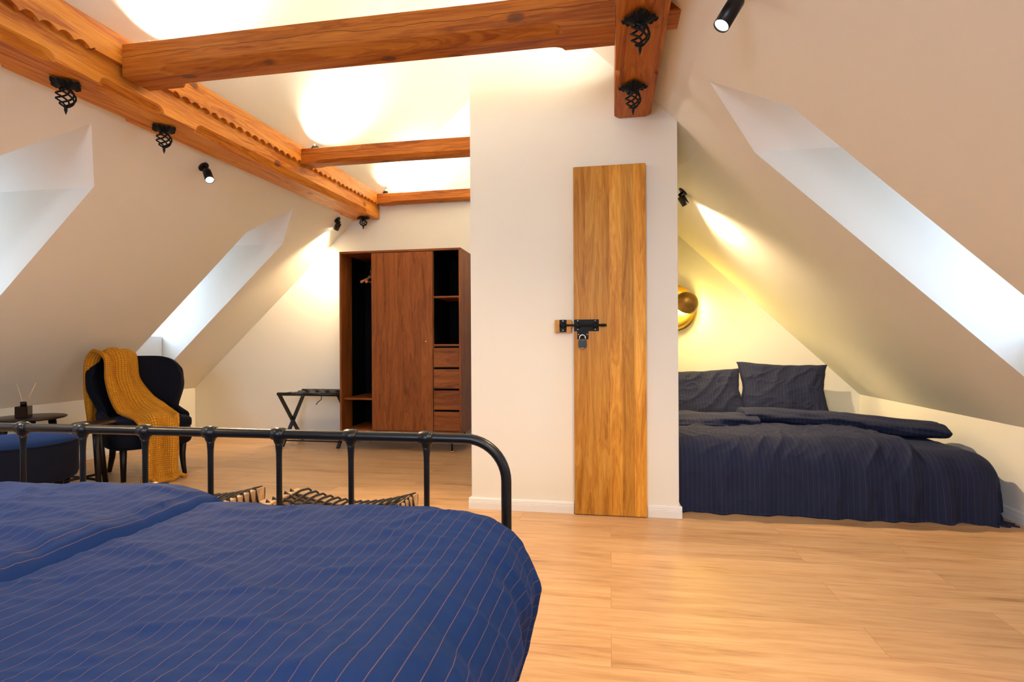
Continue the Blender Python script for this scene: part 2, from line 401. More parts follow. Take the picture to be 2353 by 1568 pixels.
# dormer windows
for i, (sd, y0, y1) in enumerate(DORMERS):
    xw = XWL if sd < 0 else XWR; xp = XPL if sd < 0 else XPR; e = -sd
    fr = MB(); t_ = 0.045; xa, xb = sorted((xw + e * 0.001, xw + e * 0.05))
    z0, z1 = DZP + .002, DZE - .032
    fr.box((xa, y0 + .002, z0), (xb, y0 + t_, z1)); fr.box((xa, y1 - t_, z0), (xb, y1 - .002, z1))
    fr.box((xa, y0 + t_, z0), (xb, y1 - t_, z0 + t_)); fr.box((xa, y0 + t_, z1 - t_), (xb, y1 - t_, z1))
    wo = struct(mesh_obj('window_%d' % (i + 1), fr, M_frame)); bevel(wo, .003)
    g = MB(); xm = (xa + xb) / 2; g.box((xm - .003, y0 + t_, z0 + t_), (xm + .003, y1 - t_, z1 - t_)); mesh_obj('pane', g, M_glass, wo)
    hd = MB(); hx = xw + e * 0.065; hd.box((min(xw + e * .05, hx), y0 + .018, 1.30), (max(xw + e * .05, hx), y0 + .036, 1.36), bev=.002)
    hd.tube([(hx + e * .01, y0 + .027, 1.34), (hx + e * .012, y0 + .027, 1.22)], .007, 8); mesh_obj('handle', hd, M_steel, wo)
    pn = MB(); xs = sorted((xp + e * .001, xp + e * .014)); zb = (zl(xp) if sd < 0 else zr(xp)) + .012; ym = y0 + (y1 - y0) * .38
    pn.box((xs[0], y0 + .004, zb), (xs[1], ym - .0015, DZP + .012), bev=.002); pn.box((xs[0], ym + .0015, zb), (xs[1], y1 - .004, DZP + .012), bev=.002)
    mesh_obj('apron_board', pn, M_frame, wo)
fr = MB(); t_ = .06
fr.box((wx0, YB - .09, wz0), (wx0 + t_, YB - .03, wz1)); fr.box((wx1 - t_, YB - .09, wz0), (wx1, YB - .03, wz1))
fr.box((wx0 + t_, YB - .09, wz0), (wx1 - t_, YB - .03, wz0 + t_)); fr.box((wx0 + t_, YB - .09, wz1 - t_), (wx1 - t_, YB - .03, wz1))
fr.box((-1.23, YB - .09, wz0 + t_), (-1.17, YB - .03, wz1 - t_))
wo = struct(mesh_obj('window_8', fr, M_frame)); mesh_obj('pane', MB().box((wx0 + t_, YB - .063, wz0 + t_), (wx1 - t_, YB - .057, wz1 - t_)), M_glass, wo)
# partition block
PX0, PX1, PY = -0.834, 0.385, 3.286
mb = MB(); mb.prism([(PX0, 0), (PX1, 0), (PX1, zr(PX1) + .01), (PX0, zr(PX0) + .01)], PY, YF)
struct(mesh_obj('wall_partition', mb, M_wall))
# baseboards
BP = [(0, 0), (.016, 0), (.016, .038), (.0135, .040), (.0135, .043), (.016, .045), (.0135, .048), (.0135, .051), (.014, .053), (.012, .064), (.009, .067), (0, .067)]
def base_run(mb, p, q_, nrm):
    p = Vector((*p, 0)); q_ = Vector((*q_, 0)); n = Vector((*nrm, 0)); k = len(BP)
    vs = [p + n * a + Vector((0, 0, b)) for a, b in BP] + [q_ + n * a + Vector((0, 0, b)) for a, b in BP]
    mb.add(vs, [tuple(range(k)), tuple(range(2 * k - 1, k - 1, -1))] + [(i, k + i, k + (i + 1) % k, (i + 1) % k) for i in range(k)])
mb = MB(); base_run(mb, (PX0 - .016, PY), (-.213, PY), (0, -1)); base_run(mb, (.211, PY), (PX1 + .016, PY), (0, -1))
base_run(mb, (PX0, PY), (PX0, YF), (-1, 0)); base_run(mb, (PX1, PY), (PX1, YF), (1, 0)); struct(mesh_obj('baseboard_partition', mb, M_trim))
mb = MB(); base_run(mb, (XL, YB), (XL, YF), (1, 0)); struct(mesh_obj('baseboard_left', mb, M_trim))
mb = MB(); base_run(mb, (XR, YB), (XR, YF), (-1, 0)); struct(mesh_obj('baseboard_right', mb, M_trim))
mb = MB(); base_run(mb, (XL, YF), (PX0, YF), (0, -1)); base_run(mb, (PX1, YF), (XR, YF), (0, -1)); struct(mesh_obj('baseboard_far', mb, M_trim))

# ------------------------------------------------------------------ timber
def sweep(mb, secfn, ts, cap=True):
    """secfn(t) -> list of points (same count)"""
    secs = [secfn(t) for t in ts]; n = len(secs[0]); vs = [p for s_ in secs for p in s_]; fs = []
    for i in range(len(secs) - 1):
        for k in range(n):
            k2 = (k + 1) % n; fs.append((i * n + k, i * n + k2, (i + 1) * n + k2, (i + 1) * n + k))
    fs.append(tuple(range(n - 1, -1, -1))); fs.append(tuple((len(secs) - 1) * n + k for k in range(n)))
    mb.add(vs, fs)
def chamfer_amt(t, spans, c, e=0.055):
    a = 0
    for s0, s1 in spans:
        if s0 <= t <= s1:
            d = min(t - s0, s1 - t); a = c * math.sqrt(max(0, 1 - (1 - min(1, d / e)) ** 2))
    return max(a, 0.0012)
def ticks(a, b, spans, step=.35, e=.055):
    ts = set([a, b]); x = a
    while x < b: ts.add(round(x, 4)); x += step
    for s0, s1 in spans:
        for k in range(7):
            for v in (s0 + e * k / 6, s1 - e * k / 6, s0 - .0005, s1 + .0005):
                if a < v < b: ts.add(round(v, 5))
    return sorted(ts)
# left purlin
def pz(y): return 2.236 + (y - 2.0) * 0.0215       # underside
def pt(y): return 2.510 + (y - 2.0) * 0.0165       # top
sp_in = [(-2.2, -.4), (-.1, .75), (1.0, 2.025), (2.23, 2.62), (2.85, 5.15)]
sp_out = [(-2.2, -.4), (-.1, .7), (1.0, 2.02), (2.28, 2.66), (2.90, 5.15)]
def lsec(y):
    a = chamfer_amt(y, sp_in, .042); b = chamfer_amt(y, sp_out, .030); z0 = pz(y); z1 = pt(y)
    xi, xo = -2.36, -2.64
    return [Vector(p) for p in ((xo + b, y, z0), (xi - a, y, z0), (xi, y, z0 + a), (xi, y, z1), (xo + .10, y, z1), (xo, y, z0 + .10), (xo, y, z0 + b))]
LP = thing('purlin', (-2.5, 1.6, 2.2), 'long orange pine purlin under the left roof slope, with a scalloped edge', 'beam')
mb = MB(); sweep(mb, lsec, ticks(YB + .02, 5.45, sp_in + sp_out)); mesh_obj('timber', mb, M_beamY, LP)
# upper facing board with a scalloped lower edge
def wz(y): return pz(y) + .137 + (y - 1.9) * 0.0005
mb = MB(); ys = []; y = 0.9
bands = [(0.9, 2.19, True), (2.19, 2.66, False), (2.66, 5.37, True)]
pts = []
for a0, a1, wavy in bands:
    n = max(2, int((a1 - a0) / .0065)) if wavy else 6
    for k in range(n + 1):
        yy = a0 + (a1 - a0) * k / n
        pts.append((yy, wz(yy) + ((abs(math.sin((yy - 1.857) * PI / .0775)) ** .8) * .023 - .014 if wavy else -.004)))
vs = []
for yy, z in pts: vs += [Vector((-2.3595, yy, z)), Vector((-2.336, yy, z)), Vector((-2.336, yy, pt(yy) - .002)), Vector((-2.3595, yy, pt(yy) - .002))]
k = len(pts); fs = []
for i in range(k - 1):
    for j in range(4):
        fs.append((i * 4 + j, i * 4 + (j + 1) % 4, (i + 1) * 4 + (j + 1) % 4, (i + 1) * 4 + j))
fs += [(0, 1, 2, 3), ((k - 1) * 4 + 3, (k - 1) * 4 + 2, (k - 1) * 4 + 1, (k - 1) * 4)]
mb.add(vs, fs); sb = mesh_obj('scalloped_board', mb, M_beamY, LP)
# right purlin
spr = [(-2.2, -.4), (.2, 1.2), (1.5, 2.36), (2.47, 2.71), (2.84, 3.40)]
spr = [(-2.2, -.4), (.2, 1.6), (2.70, 2.78)]
def rsec(y):
    a = chamfer_amt(y, spr, .022, .03)
    if y > 3.245: a = max(a, .030 * (y - 3.245) / .04)
    xi, xo = .032, .238; z0 = 2.310; z1 = 2.56
    return [Vector(p) for p in ((xi + a, y, z0), (xo - a, y, z0), (xo, y, z0 + a), (xo, y, 2.405), (xi + .08, y, z1), (xi, y, z1), (xi, y, z0 + a))]
RP = thing('purlin', (.13, 1.6, 2.31), 'thick pine purlin running up to the white partition, seen from below', 'beam')
mb = MB(); sweep(mb, rsec, ticks(YB + .02, 3.28, spr, .35, .03) [:-1] + [3.245, 3.284]); mesh_obj('timber', mb, beamwood('Y', 'pine_beam_right'), RP)
# tie beams
def tie(nm, x0, x1, y0, y1, z0, z1, spans, c, label, rough=None):
    zc = (z0 + z1) / 2
    def sec(x):
        a = chamfer_amt(x, spans, c, .07)
        sag = .0015 * math.sin(x * 3.1)
        return [Vector(p) for p in ((x, y0 + a, z0 + sag), (x, y0, z0 + a + sag), (x, y0, z1 - .003 + sag), (x, y0 + .003, z1 + sag), (x, y1, z1 + sag), (x, y1, z0 + a + sag), (x, y1 - a, z0 + sag))]
    mb = MB(); sweep(mb, sec, ticks(x0, x1, spans, .3, .07))
    return tag(mesh_obj(nm, mb, M_beamX, origin=((x0 + x1) / 2, (y0 + y1) / 2, z0 + (z1 - z0) * .62)), label, 'beam')
tie('tie_beam', -2.335, .030, 2.333, 2.493, 2.318, 2.476, [(-2.13, -.19)], .040, 'large chamfered pine tie beam crossing near the top of the photo')
tie('tie_beam', -2.335, PX0 - .001, 3.925, 4.045, 2.400, 2.517, [(-2.22, -.7)], .022, 'thinner pine tie beam behind the large one, ending at the partition')
tie('tie_beam', -2.335, PX0 - .001, 5.335, 5.456, 2.447, 2.545, [(-2.2, -.7)], .016, 'short pine tie beam against the far wall, above the wardrobe')
tag(bevel(mesh_obj('tie_beam_end', MB().box((.2385, 2.345, 2.36), (.345, 2.49, 2.445)), M_beamX, origin=(.29, 2.41, 2.33)), .004), 'short beam end sticking out right of the thick purlin', 'beam')

# ------------------------------------------------------------------ wrought iron finials
def make_finial(loc, label, h=.155, r=.062):
    L = Vector(loc); th_ = thing('iron_finial', loc, label, 'finial')
    mb = MB(); n = 64
    def P(u, v):
        a = 2 * PI * u; lob = 1 + .16 * math.cos(4 * a) + .05 * math.cos(12 * a)
        rr = (0.012 + v * (r - .012)) * lob
        z = -.024 * (1 - v) ** 1.3 - .006 + .004 * math.cos(16 * a) * v - .007 * v ** 6
        return L + Vector((rr * math.cos(a), rr * math.sin(a), z))
    mb.grid(P, n, 10); mb.lathe([(.016, -.02), (.018, -.028), (.010, -.036)], L, 16)
    o = mesh_obj('flower_plate', mb, M_wrought, th_); solid(o, .004)
    for k in range(5):
        pts = []
        for i in range(25):
            t_ = i / 24; a = 2 * PI * k / 5 + t_ * 1.35 * PI; rr = .004 + .034 * math.sin(PI * t_) ** .7
            pts.append(L + Vector((rr * math.cos(a), rr * math.sin(a), -.028 - t_ * (h - .064))))
        mesh_obj('twisted_rod', MB().tube(pts, .0042, 8), M_wrought, th_)
    mb = MB(); mb.lathe([(.004, -h + .038), (.009, -h + .034), (.006, -h + .028), (.0075, -h + .022), (.001, -h)], L, 14); mesh_obj('spike', mb, M_wrought, th_)
    return th_
make_finial((-2.5, 2.19, pz(2.19)), 'black iron basket finial on the left purlin, nearest the camera')
make_finial((-2.5, 2.77, pz(2.77)), 'black iron basket finial on the left purlin, just past the large beam')
make_finial((-2.47, 5.30, pz(5.3)), 'small black iron finial under the far end of the left purlin', .13, .060)
make_finial((.125, 2.275, 2.31), 'large black iron finial on the thick right purlin, nearer the camera', .155, .062)
make_finial((.122, 2.87, 2.31), 'black iron finial below the other one on the right purlin end', .155, .062)

# ------------------------------------------------------------------ spotlights on the slopes
def make_spot(base, nrm, aim, label, length=.105, power=28, ang=75, col=WARM, mount='ceiling'):
    B = Vector(base); N = Vector(nrm).normalized(); A = Vector(aim).normalized()
    th_ = thing('ceiling_spotlight', tuple(B), label, 'spotlight')
    Mz = N.to_track_quat('Z', 'Y').to_matrix()
    mesh_obj('mounting_plate', MB().lathe([(.036, .001), (.036, .007), (.033, .009)], B, 28, Mz), M_iron, th_)
    J = B + N * .035
    mesh_obj('joint', MB().tube([B + N * .008, J], .011, 12).lathe([(.001, -.013), (.009, -.010), (.013, 0), (.009, .01), (.001, .013)], J, 14), M_iron, th_)
    T = J - A * .004
    side = A.cross(N).normalized()
    Ma = A.to_track_quat('Z', 'Y').to_matrix(); C0 = J + A * .012
    mesh_obj('lamp_body', MB().lathe([(.020, 0), (.0265, .003), (.0275, .008), (.0275, length), (.0245, length), (.0245, length - .008)], C0, 30, Ma, capb=False), M_iron, th_)
    mesh_obj('lens', MB().lathe([(.001, length - .007), (.0244, length - .007)], C0, 30, Ma, capa=True, capb=False), M_led, th_)
    spotlight('spot_beam', tuple(C0 + A * (length + .01)), A, power, col, ang, .85, .02)
    return th_
NLs = Vector((ML, 0, -1)); NRs = Vector((-MR, 0, -1))
make_spot((-2.731, 3.364, zl(-2.731)), NLs, (.54, -.40, -.74), 'black spotlight on the left slope between the two dormers, lens facing camera', power=130)
make_spot((-2.693, 5.182, zl(-2.693)), NLs, (-.56, .20, -.80), 'black spotlight on the left slope near the far gable wall', .075, power=80, ang=86)
make_spot((.541, 4.26, zr(.541)), NRs, (.50, .10, -.86), 'black spotlight on the right slope above the alcove bed', .075, power=95, ang=115)
make_spot((.462, 1.985, zr(.462)), NRs, (-.50, -.20, -.85), 'black spotlight at the top edge, on the right slope', .115, power=50, ang=140)
for bx, by in ((-2.70, .9), (-2.70, -1.3)):
    make_spot((bx, by, zl(bx)), NLs, (.15, .1, -1), 'unseen black spotlight added on the left slope %s' % ('just behind the camera' if by > 0 else 'near the window gable'), power=100, ang=100)  # unseen lamps, added as warm fill for the camera side
for bx, by in ((.5, .1), (.5, -1.6)):
    make_spot((bx, by, zr(bx)), NRs, (-.35, .40, -.85), 'unseen black spotlight added on the right slope %s' % ('just behind the camera' if by > -1 else 'near the window gable'), power=50, ang=130)  # right-hand fill lamps, also added out of view
# up-lights standing on the tie beams at the left purlin, plus added ones on the right purlin
def make_uplight(loc, label, power, aim=(.75, 0.10, 1.0)):
    L = Vector(loc); A = Vector(aim).normalized(); Ma = A.to_track_quat('Z', 'Y').to_matrix()
    th_ = thing('beam_uplight', loc, label, 'uplight')
    mesh_obj('lamp_body', MB().lathe([(.02, 0), (.024, .004), (.024, .045), (.021, .045), (.021, .04)], L + Vector((0, 0, .002)), 24, Ma, capb=False), M_iron, th_)
    mesh_obj('lens', MB().lathe([(.001, .041), (.021, .041)], L + Vector((0, 0, .002)), 24, Ma, capb=False), M_led, th_)
    spotlight('uplight_beam', tuple(L + A * .055), A, power, (1, .88, .70), 165, 1.0, .03)
make_uplight((-2.27, 2.42, 2.478), 'small black uplight standing on the large tie beam by the left purlin', 95)
make_uplight((-2.27, 3.99, 2.519), 'small black uplight standing on the second tie beam by the left purlin', 95)
make_uplight((-2.27, 5.38, 2.547), 'small black uplight standing on the far tie beam by the left purlin', 75, (.75, -.2, 1))
make_uplight((.13, 1.45, 2.562), 'small black uplight added out of sight on the right purlin, nearer the camera', 130, (-1, .1, .45))  # hidden extra lamp, added to brighten the ridge and left slope
make_uplight((.13, 2.70, 2.562), 'small black uplight added out of sight on the right purlin, by the partition', 110, (-1, .25, .45))  # second hidden lamp added for the same upward glow
make_uplight((-2.50, .80, pt(.8) + .002), 'small black uplight standing on the left purlin behind the camera', 95)

# ------------------------------------------------------------------ door on the partition
DY = 3.252
DR = thing('wooden_door', (0, DY + .015, 0), 'tall narrow oak board door against the white partition', 'door')
DX0, DX1 = -.207, .2055
mb = MB(); mb.box((DX0, DY, .004), (DX1, DY + .032, 2.033), bev=.002); mesh_obj('board_panel', mb, M_oak, DR)
# lock plate (T shape) with keeper bridges
PYF = DY - .003
bp = [(-.205, 1.141), (-.062, 1.141), (-.062, 1.073), (-.122, 1.073), (-.122, 1.026), (-.187, 1.026), (-.187, 1.073), (-.205, 1.073)]
pl = mesh_obj('bolt_plate', MB().prism(bp[::-1], PYF, DY), M_wrought, DR)
for sx in (-.182, -.083):
    mb = MB()
    def arch(u, v, sx=sx):
        a = PI * u; return Vector((sx - .012 + .024 * v, PYF - .001 - .019 * math.sin(a), 1.107 + .017 * math.cos(a)))
    mb.grid(arch, 12, 1); solid(mesh_obj('bolt_bridge', mb, M_wrought, pl), .003)
mb = MB()
for x, z in ((-.184, 1.133), (-.083, 1.133), (-.184, 1.084), (-.083, 1.084), (-.179, 1.054), (-.130, 1.054)):
    m_ = Matrix.Rotation(PI / 2, 3, 'X'); mesh_obj('screw', MB().lathe([(.004, 0), (.0038, .0012), (.002, .0022), (.0003, .0025)], (x, PYF, z), 12, m_), M_steel, pl)
mb = MB(); by = PYF - .010
mb.tube([(-.290, by, 1.109), (-.022, by, 1.107)], .0058, 12); mb.tube([(-.052, by, 1.107), (-.030, by, 1.107), (-.018, by, 1.107)], [.0085, .0085, .006], 12)
mesh_obj('sliding_bolt', mb, M_wrought, DR)
mesh_obj('staple', MB().tube([(-.158, PYF, 1.058), (-.157, PYF - .014, 1.056), (-.156, PYF - .014, 1.048), (-.156, PYF, 1.046)], .0025, 8), M_wrought, pl)
# strike block on the wall
SB = thing('strike_block', (-.27, PY, 1.07), 'small wooden block with a black bolt keeper on the white partition', 'lock part')
mesh_obj('wood_block', MB().box((-.319, PY - .034, 1.066), (-.221, PY, 1.141), bev=.0015), M_oak, SB)
mesh_obj('keeper_plate', MB().box((-.290, PY - .037, 1.069), (-.249, PY - .034, 1.141)), M_wrought, SB)
mb = MB()
def arch2(u, v): a = PI * u; return Vector((-.284 + .028 * v, PY - .037 - .016 * math.sin(a), 1.108 + .015 * math.cos(a)))
mb.grid(arch2, 12, 1); solid(mesh_obj('keeper_bridge', mb, M_wrought, SB), .003)
for z in (1.133, 1.080): mesh_obj('screw', MB().lathe([(.004, 0), (.0035, .0012), (.0003, .0024)], (-.270, PY - .037, z), 12, Matrix.Rotation(PI / 2, 3, 'X')), M_steel, SB)
# padlock
PK = thing('padlock', (-.156, PYF - .012, .985), 'small black padlock with a steel shackle hanging on the oak door', 'padlock')
mesh_obj('lock_body', MB().box((-.179, PYF - .024, .978), (-.133, PYF - .004, 1.020), bev=.003), M_iron, PK)
sh = []
for i in range(13): a = PI * i / 12; sh.append((-.156 + .0165 * math.cos(a), PYF - .0135, 1.036 + .0155 * math.sin(a)))
mesh_obj('shackle', MB().tube([(-.1395, PYF - .0135, 1.018)] + sh + [(-.1725, PYF - .0135, 1.018)], .0035, 10), M_steel, PK)
mesh_obj('key_cylinder', MB().lathe([(.008, 0), (.008, .003), (.007, .004)], (-.156, PYF - .014, .974), 16), M_steel, PK)

# ------------------------------------------------------------------ wardrobe
WX0, WX1, WY0, WY1, WZ0, WZ1 = -2.530, -1.338, 4.9, 5.43, .178, 1.886
WD = thing('wardrobe', ((WX0 + WX1) / 2, (WY0 + WY1) / 2, 0), 'walnut wardrobe with a sliding door and four drawers by the far wall', 'wardrobe')
t_ = .019
def wbox(nm, a, b, m=M_walnut, par=WD, bev=.0015): return mesh_obj(nm, MB().box(a, b, bev=bev), m, par)
wbox('side_panel', (WX0, WY0, WZ0), (WX0 + t_, WY1, WZ1 - t_)); wbox('side_panel', (WX1 - t_, WY0, WZ0), (WX1, WY1, WZ1 - t_))
wbox('top_panel', (WX0, WY0, WZ1 - t_), (WX1, WY1, WZ1), M_walnutX); wbox('bottom_panel', (WX0 + t_, WY0 + .012, WZ0), (WX1 - t_, WY1, WZ0 + t_), M_walnutX)
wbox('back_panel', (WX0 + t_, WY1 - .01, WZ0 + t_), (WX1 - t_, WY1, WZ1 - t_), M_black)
wbox('divider', (-1.622, WY0 + .025, WZ0 + t_), (-1.604, WY1 - .01, WZ1 - t_))
wbox('inner_lining_shade', (WX0 + t_, WY0 + .22, WZ0 + t_), (WX0 + t_ + .004, WY1 - .012, WZ1 - t_), M_black, bev=0)  # black sheet stands in for shade deep inside the left compartment
wbox('shelf', (WX0 + t_, WY0 + .04, .476), (-1.623, WY1 - .012, .494), M_walnutX)
wbox('shelf', (-1.603, WY0 + .02, 1.432), (WX1 - t_, WY1 - .012, 1.448), M_walnutX)
wbox('shelf', (-1.603, WY0 + .015, .985), (WX1 - t_, WY1 - .012, 1.003), M_walnutX)
dz0, dz1 = .200, .984; dh = (dz1 - dz0) / 4
for k in range(4):
    wbox('drawer', (-1.602, WY0 + .004, dz0 + k * dh + .003), (WX1 - t_ - .001, WY0 + .022, dz0 + (k + 1) * dh - .016), M_walnutX, bev=.002)
    wbox('drawer_recess', (-1.602, WY0 + .03, dz0 + (k + 1) * dh - .016), (WX1 - t_ - .001, WY0 + .045, dz0 + (k + 1) * dh), M_black, bev=0)
for nm_, a_, b_ in (('inner_lining_shade', (-1.6035, WY0 + .03, 1.004), (-1.600, WY1 - .012, WZ1 - t_)), ('inner_lining_shade', (WX1 - t_ - .004, WY0 + .03, 1.004), (WX1 - t_, WY1 - .012, WZ1 - t_)), ('inner_lining_shade', (-1.600, WY0 + .03, WZ1 - t_ - .004), (WX1 - t_ - .004, WY1 - .012, WZ1 - t_))):
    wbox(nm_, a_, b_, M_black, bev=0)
sd_ = wbox('sliding_door', (-2.206, WY0 + .001, .200), (-1.608, WY0 + .018, 1.862))
kn = mesh_obj('door_knob', MB().lathe([(.004, 0), (.004, .010), (.008, .014), (.008, .020), (.006, .022)], (-1.668, WY0 + .001, 1.029), 16, Matrix.Rotation(PI / 2, 3, 'X')), M_brass, sd_)
mesh_obj('hanging_rail', MB().tube([(WX0 + t_ + .002, 5.16, 1.772), (-1.624, 5.16, 1.772)], .008, 12), M_steel, WD)
for x in (WX0 + .09, WX1 - .10):
    for y in (WY0 + .035, WY1 - .05):
        lg = mesh_obj('leg', MB().tube([(x, y, WZ0), (x, y, .015)], .0085, 12), M_iron, WD); mesh_obj('foot', MB().lathe([(.011, 0), (.011, .014)], (x, y, 0.001), 12), M_brass, lg)
mesh_obj('under_frame', MB().box((WX0 + .08, WY0 + .025, WZ0 - .014), (WX1 - .09, WY0 + .045, WZ0)), M_iron, WD)
# hangers
def make_hanger(x, yaw, label):
    L = Vector((x, 5.16, 1.772)); Rm = Matrix.Rotation(yaw, 3, 'Z')
    th_ = thing('clothes_hanger', tuple(L), label, 'hanger')
    hk = [(0, 0, -.09)] + [(0, .0, -.04)] + [(0, .019 * math.sin(a), .0 - .006 - .0 + .0165 * math.cos(a)) for a in [PI * .75 * (1 - 2 * i / 10) + 0 for i in range(11)]][::-1]
    hk = [(0, 0, -.085), (0, 0, -.035)] + [(0, .014 * math.sin(a), -.003 + .0145 * -math.cos(a)) for a in [PI * 0.15 + PI * 1.2 * i / 10 for i in range(11)]]
    mesh_obj('hook', MB().tube([L + Rm @ Vector(p) for p in hk], .002, 8), M_steel, th_)
    arm = []
    for i in range(21):
        u = -1 + i / 10; arm.append((0.01 * abs(u), .205 * u, -.085 - .085 * abs(u) ** 1.3))
    mesh_obj('shoulder_bar', MB().tube([L + Rm @ Vector(p) for p in arm], [.013 if abs(-1 + i / 10) > .85 else .009 for i in range(21)], 10), M_hanger, th_)
    mesh_obj('trouser_bar', MB().tube([L + Rm @ Vector((0, -.185, -.155)), L + Rm @ Vector((0, .185, -.155))], .004, 8), M_hanger, th_)
make_hanger(-2.330, .18, 'wooden hanger in the wardrobe, leftmost on the rail')
make_hanger(-2.292, .34, 'wooden hanger in the wardrobe, beside the leftmost one')
make_hanger(-2.262, -.45, 'turned dark hanger behind the two light ones in the wardrobe')

# ------------------------------------------------------------------ luggage rack
LR = thing('luggage_rack', (-2.88, 5.17, 0), 'black folding luggage rack with webbing straps, left of the wardrobe', 'luggage rack')
rz = .522; ya, yb = 4.955, 5.40
for nm, y in (('front', ya), ('back', yb)):
    mesh_obj('top_rail', MB().tube([(-3.215, y, rz), (-2.552, y, rz)], .0165, 14), M_iron, LR)
for x, dx in ((-3.20, .018), (-2.575, -.018)):
    mesh_obj('leg', MB().box((-.015, -.011, 0), (.015, .011, .665), Matrix.Translation((x, yb - .02, 0)) @ Matrix.Rotation(math.atan2(yb - ya - .02, rz) , 4, 'X')), M_iron, LR)
    mesh_obj('leg', MB().box((-.015, -.011, 0), (.015, .011, .665), Matrix.Translation((x + dx, ya + .02, 0)) @ Matrix.Rotation(-math.atan2(yb - ya - .02, rz), 4, 'X')), M_iron, LR)
for y, z in ((ya + .05, .06), (yb - .05, .06)): mesh_obj('cross_bar', MB().tube([(-3.19, y, z), (-2.565, y, z)], .008, 10), M_iron, LR)
for k in range(6):
    x = -3.10 + k * .096; mb = MB()
    def st(u, v, x=x):
        y = ya - .015 + (yb - ya + .03) * u; z = rz + .0145 - .012 * math.sin(PI * u) + .002 * math.cos(u * 20 + k * PI)
        return Vector((x - .034 + .068 * v, y, z))
    mb.grid(st, 20, 1); solid(mesh_obj('strap', mb, M_web, LR), .003)
for k in range(4):
    y = 5.03 + k * .095; mb = MB()
    mb.grid(lambda u, v, y=y, k=k: Vector((-3.14 + .56 * u, y - .036 + .072 * v, rz + .010 + .004 * math.cos(u * 5 * 2 * PI + k * PI))), 40, 1); solid(mesh_obj('strap', mb, M_web, LR), .003)
mesh_obj('strap_tail', solid and MB().tube([(-2.75, ya, .51), (-2.745, ya - .01, .475), (-2.78, ya - .012, .45), (-2.80, ya - .01, .425)], .004, 6), M_web, LR)

# ------------------------------------------------------------------ wall lamp in the alcove
WL = thing('wall_lamp', (.60, YF, 1.33), 'gold disc wall lamp with a dark globe, glowing over the alcove bed', 'wall lamp')
Mw = Matrix.Rotation(PI / 2, 3, 'X')
mesh_obj('mount', MB().lathe([(.045, .001), (.045, .02), (.03, .03)], (.578, YF, 1.33), 24, Mw), M_gold, WL)
mesh_obj('disc', MB().lathe([(.001, .036), (.15, .034), (.225, .044), (.225, .048), (.15, .038), (.001, .040)], (.578, YF, 1.33), 72, Mw, capa=False, capb=False), M_gold, WL)
gc = Vector((.690, 5.27, 1.362)); mb = MB(); prof = []
for i in range(20):
    a = PI * .58 * i / 19; prof.append((max(.0005, .108 * math.sin(a)), .108 * math.cos(a)))
ax = Vector((.28, -.62, .60)).normalized(); Mg = ax.to_track_quat('Z', 'Y').to_matrix()
solid(mesh_obj('globe_shade', MB().lathe(prof, gc, 48, Mg, capa=False, capb=False), M_bronze, WL), .003)
mesh_obj('bulb', MB().lathe([(max(.0005, .046 * math.sin(PI * i / 14)), .046 * math.cos(PI * i / 14)) for i in range(15)], gc - ax * .045, 24, Mg, capa=False, capb=False), M_bulb, WL)
mesh_obj('arm', MB().tube([(.60, YF - .045, 1.33), gc - ax * .05], .008, 10), M_gold, WL)
pd = bpy.data.lights.new('lamp_glow', 'POINT'); pd.energy = 7.5; pd.color = (1.0, .72, .10); pd.shadow_soft_size = .05
po = bpy.data.objects.new('lamp_glow', pd); C.objects.link(po); po.location = (.735, 5.335, 1.325)

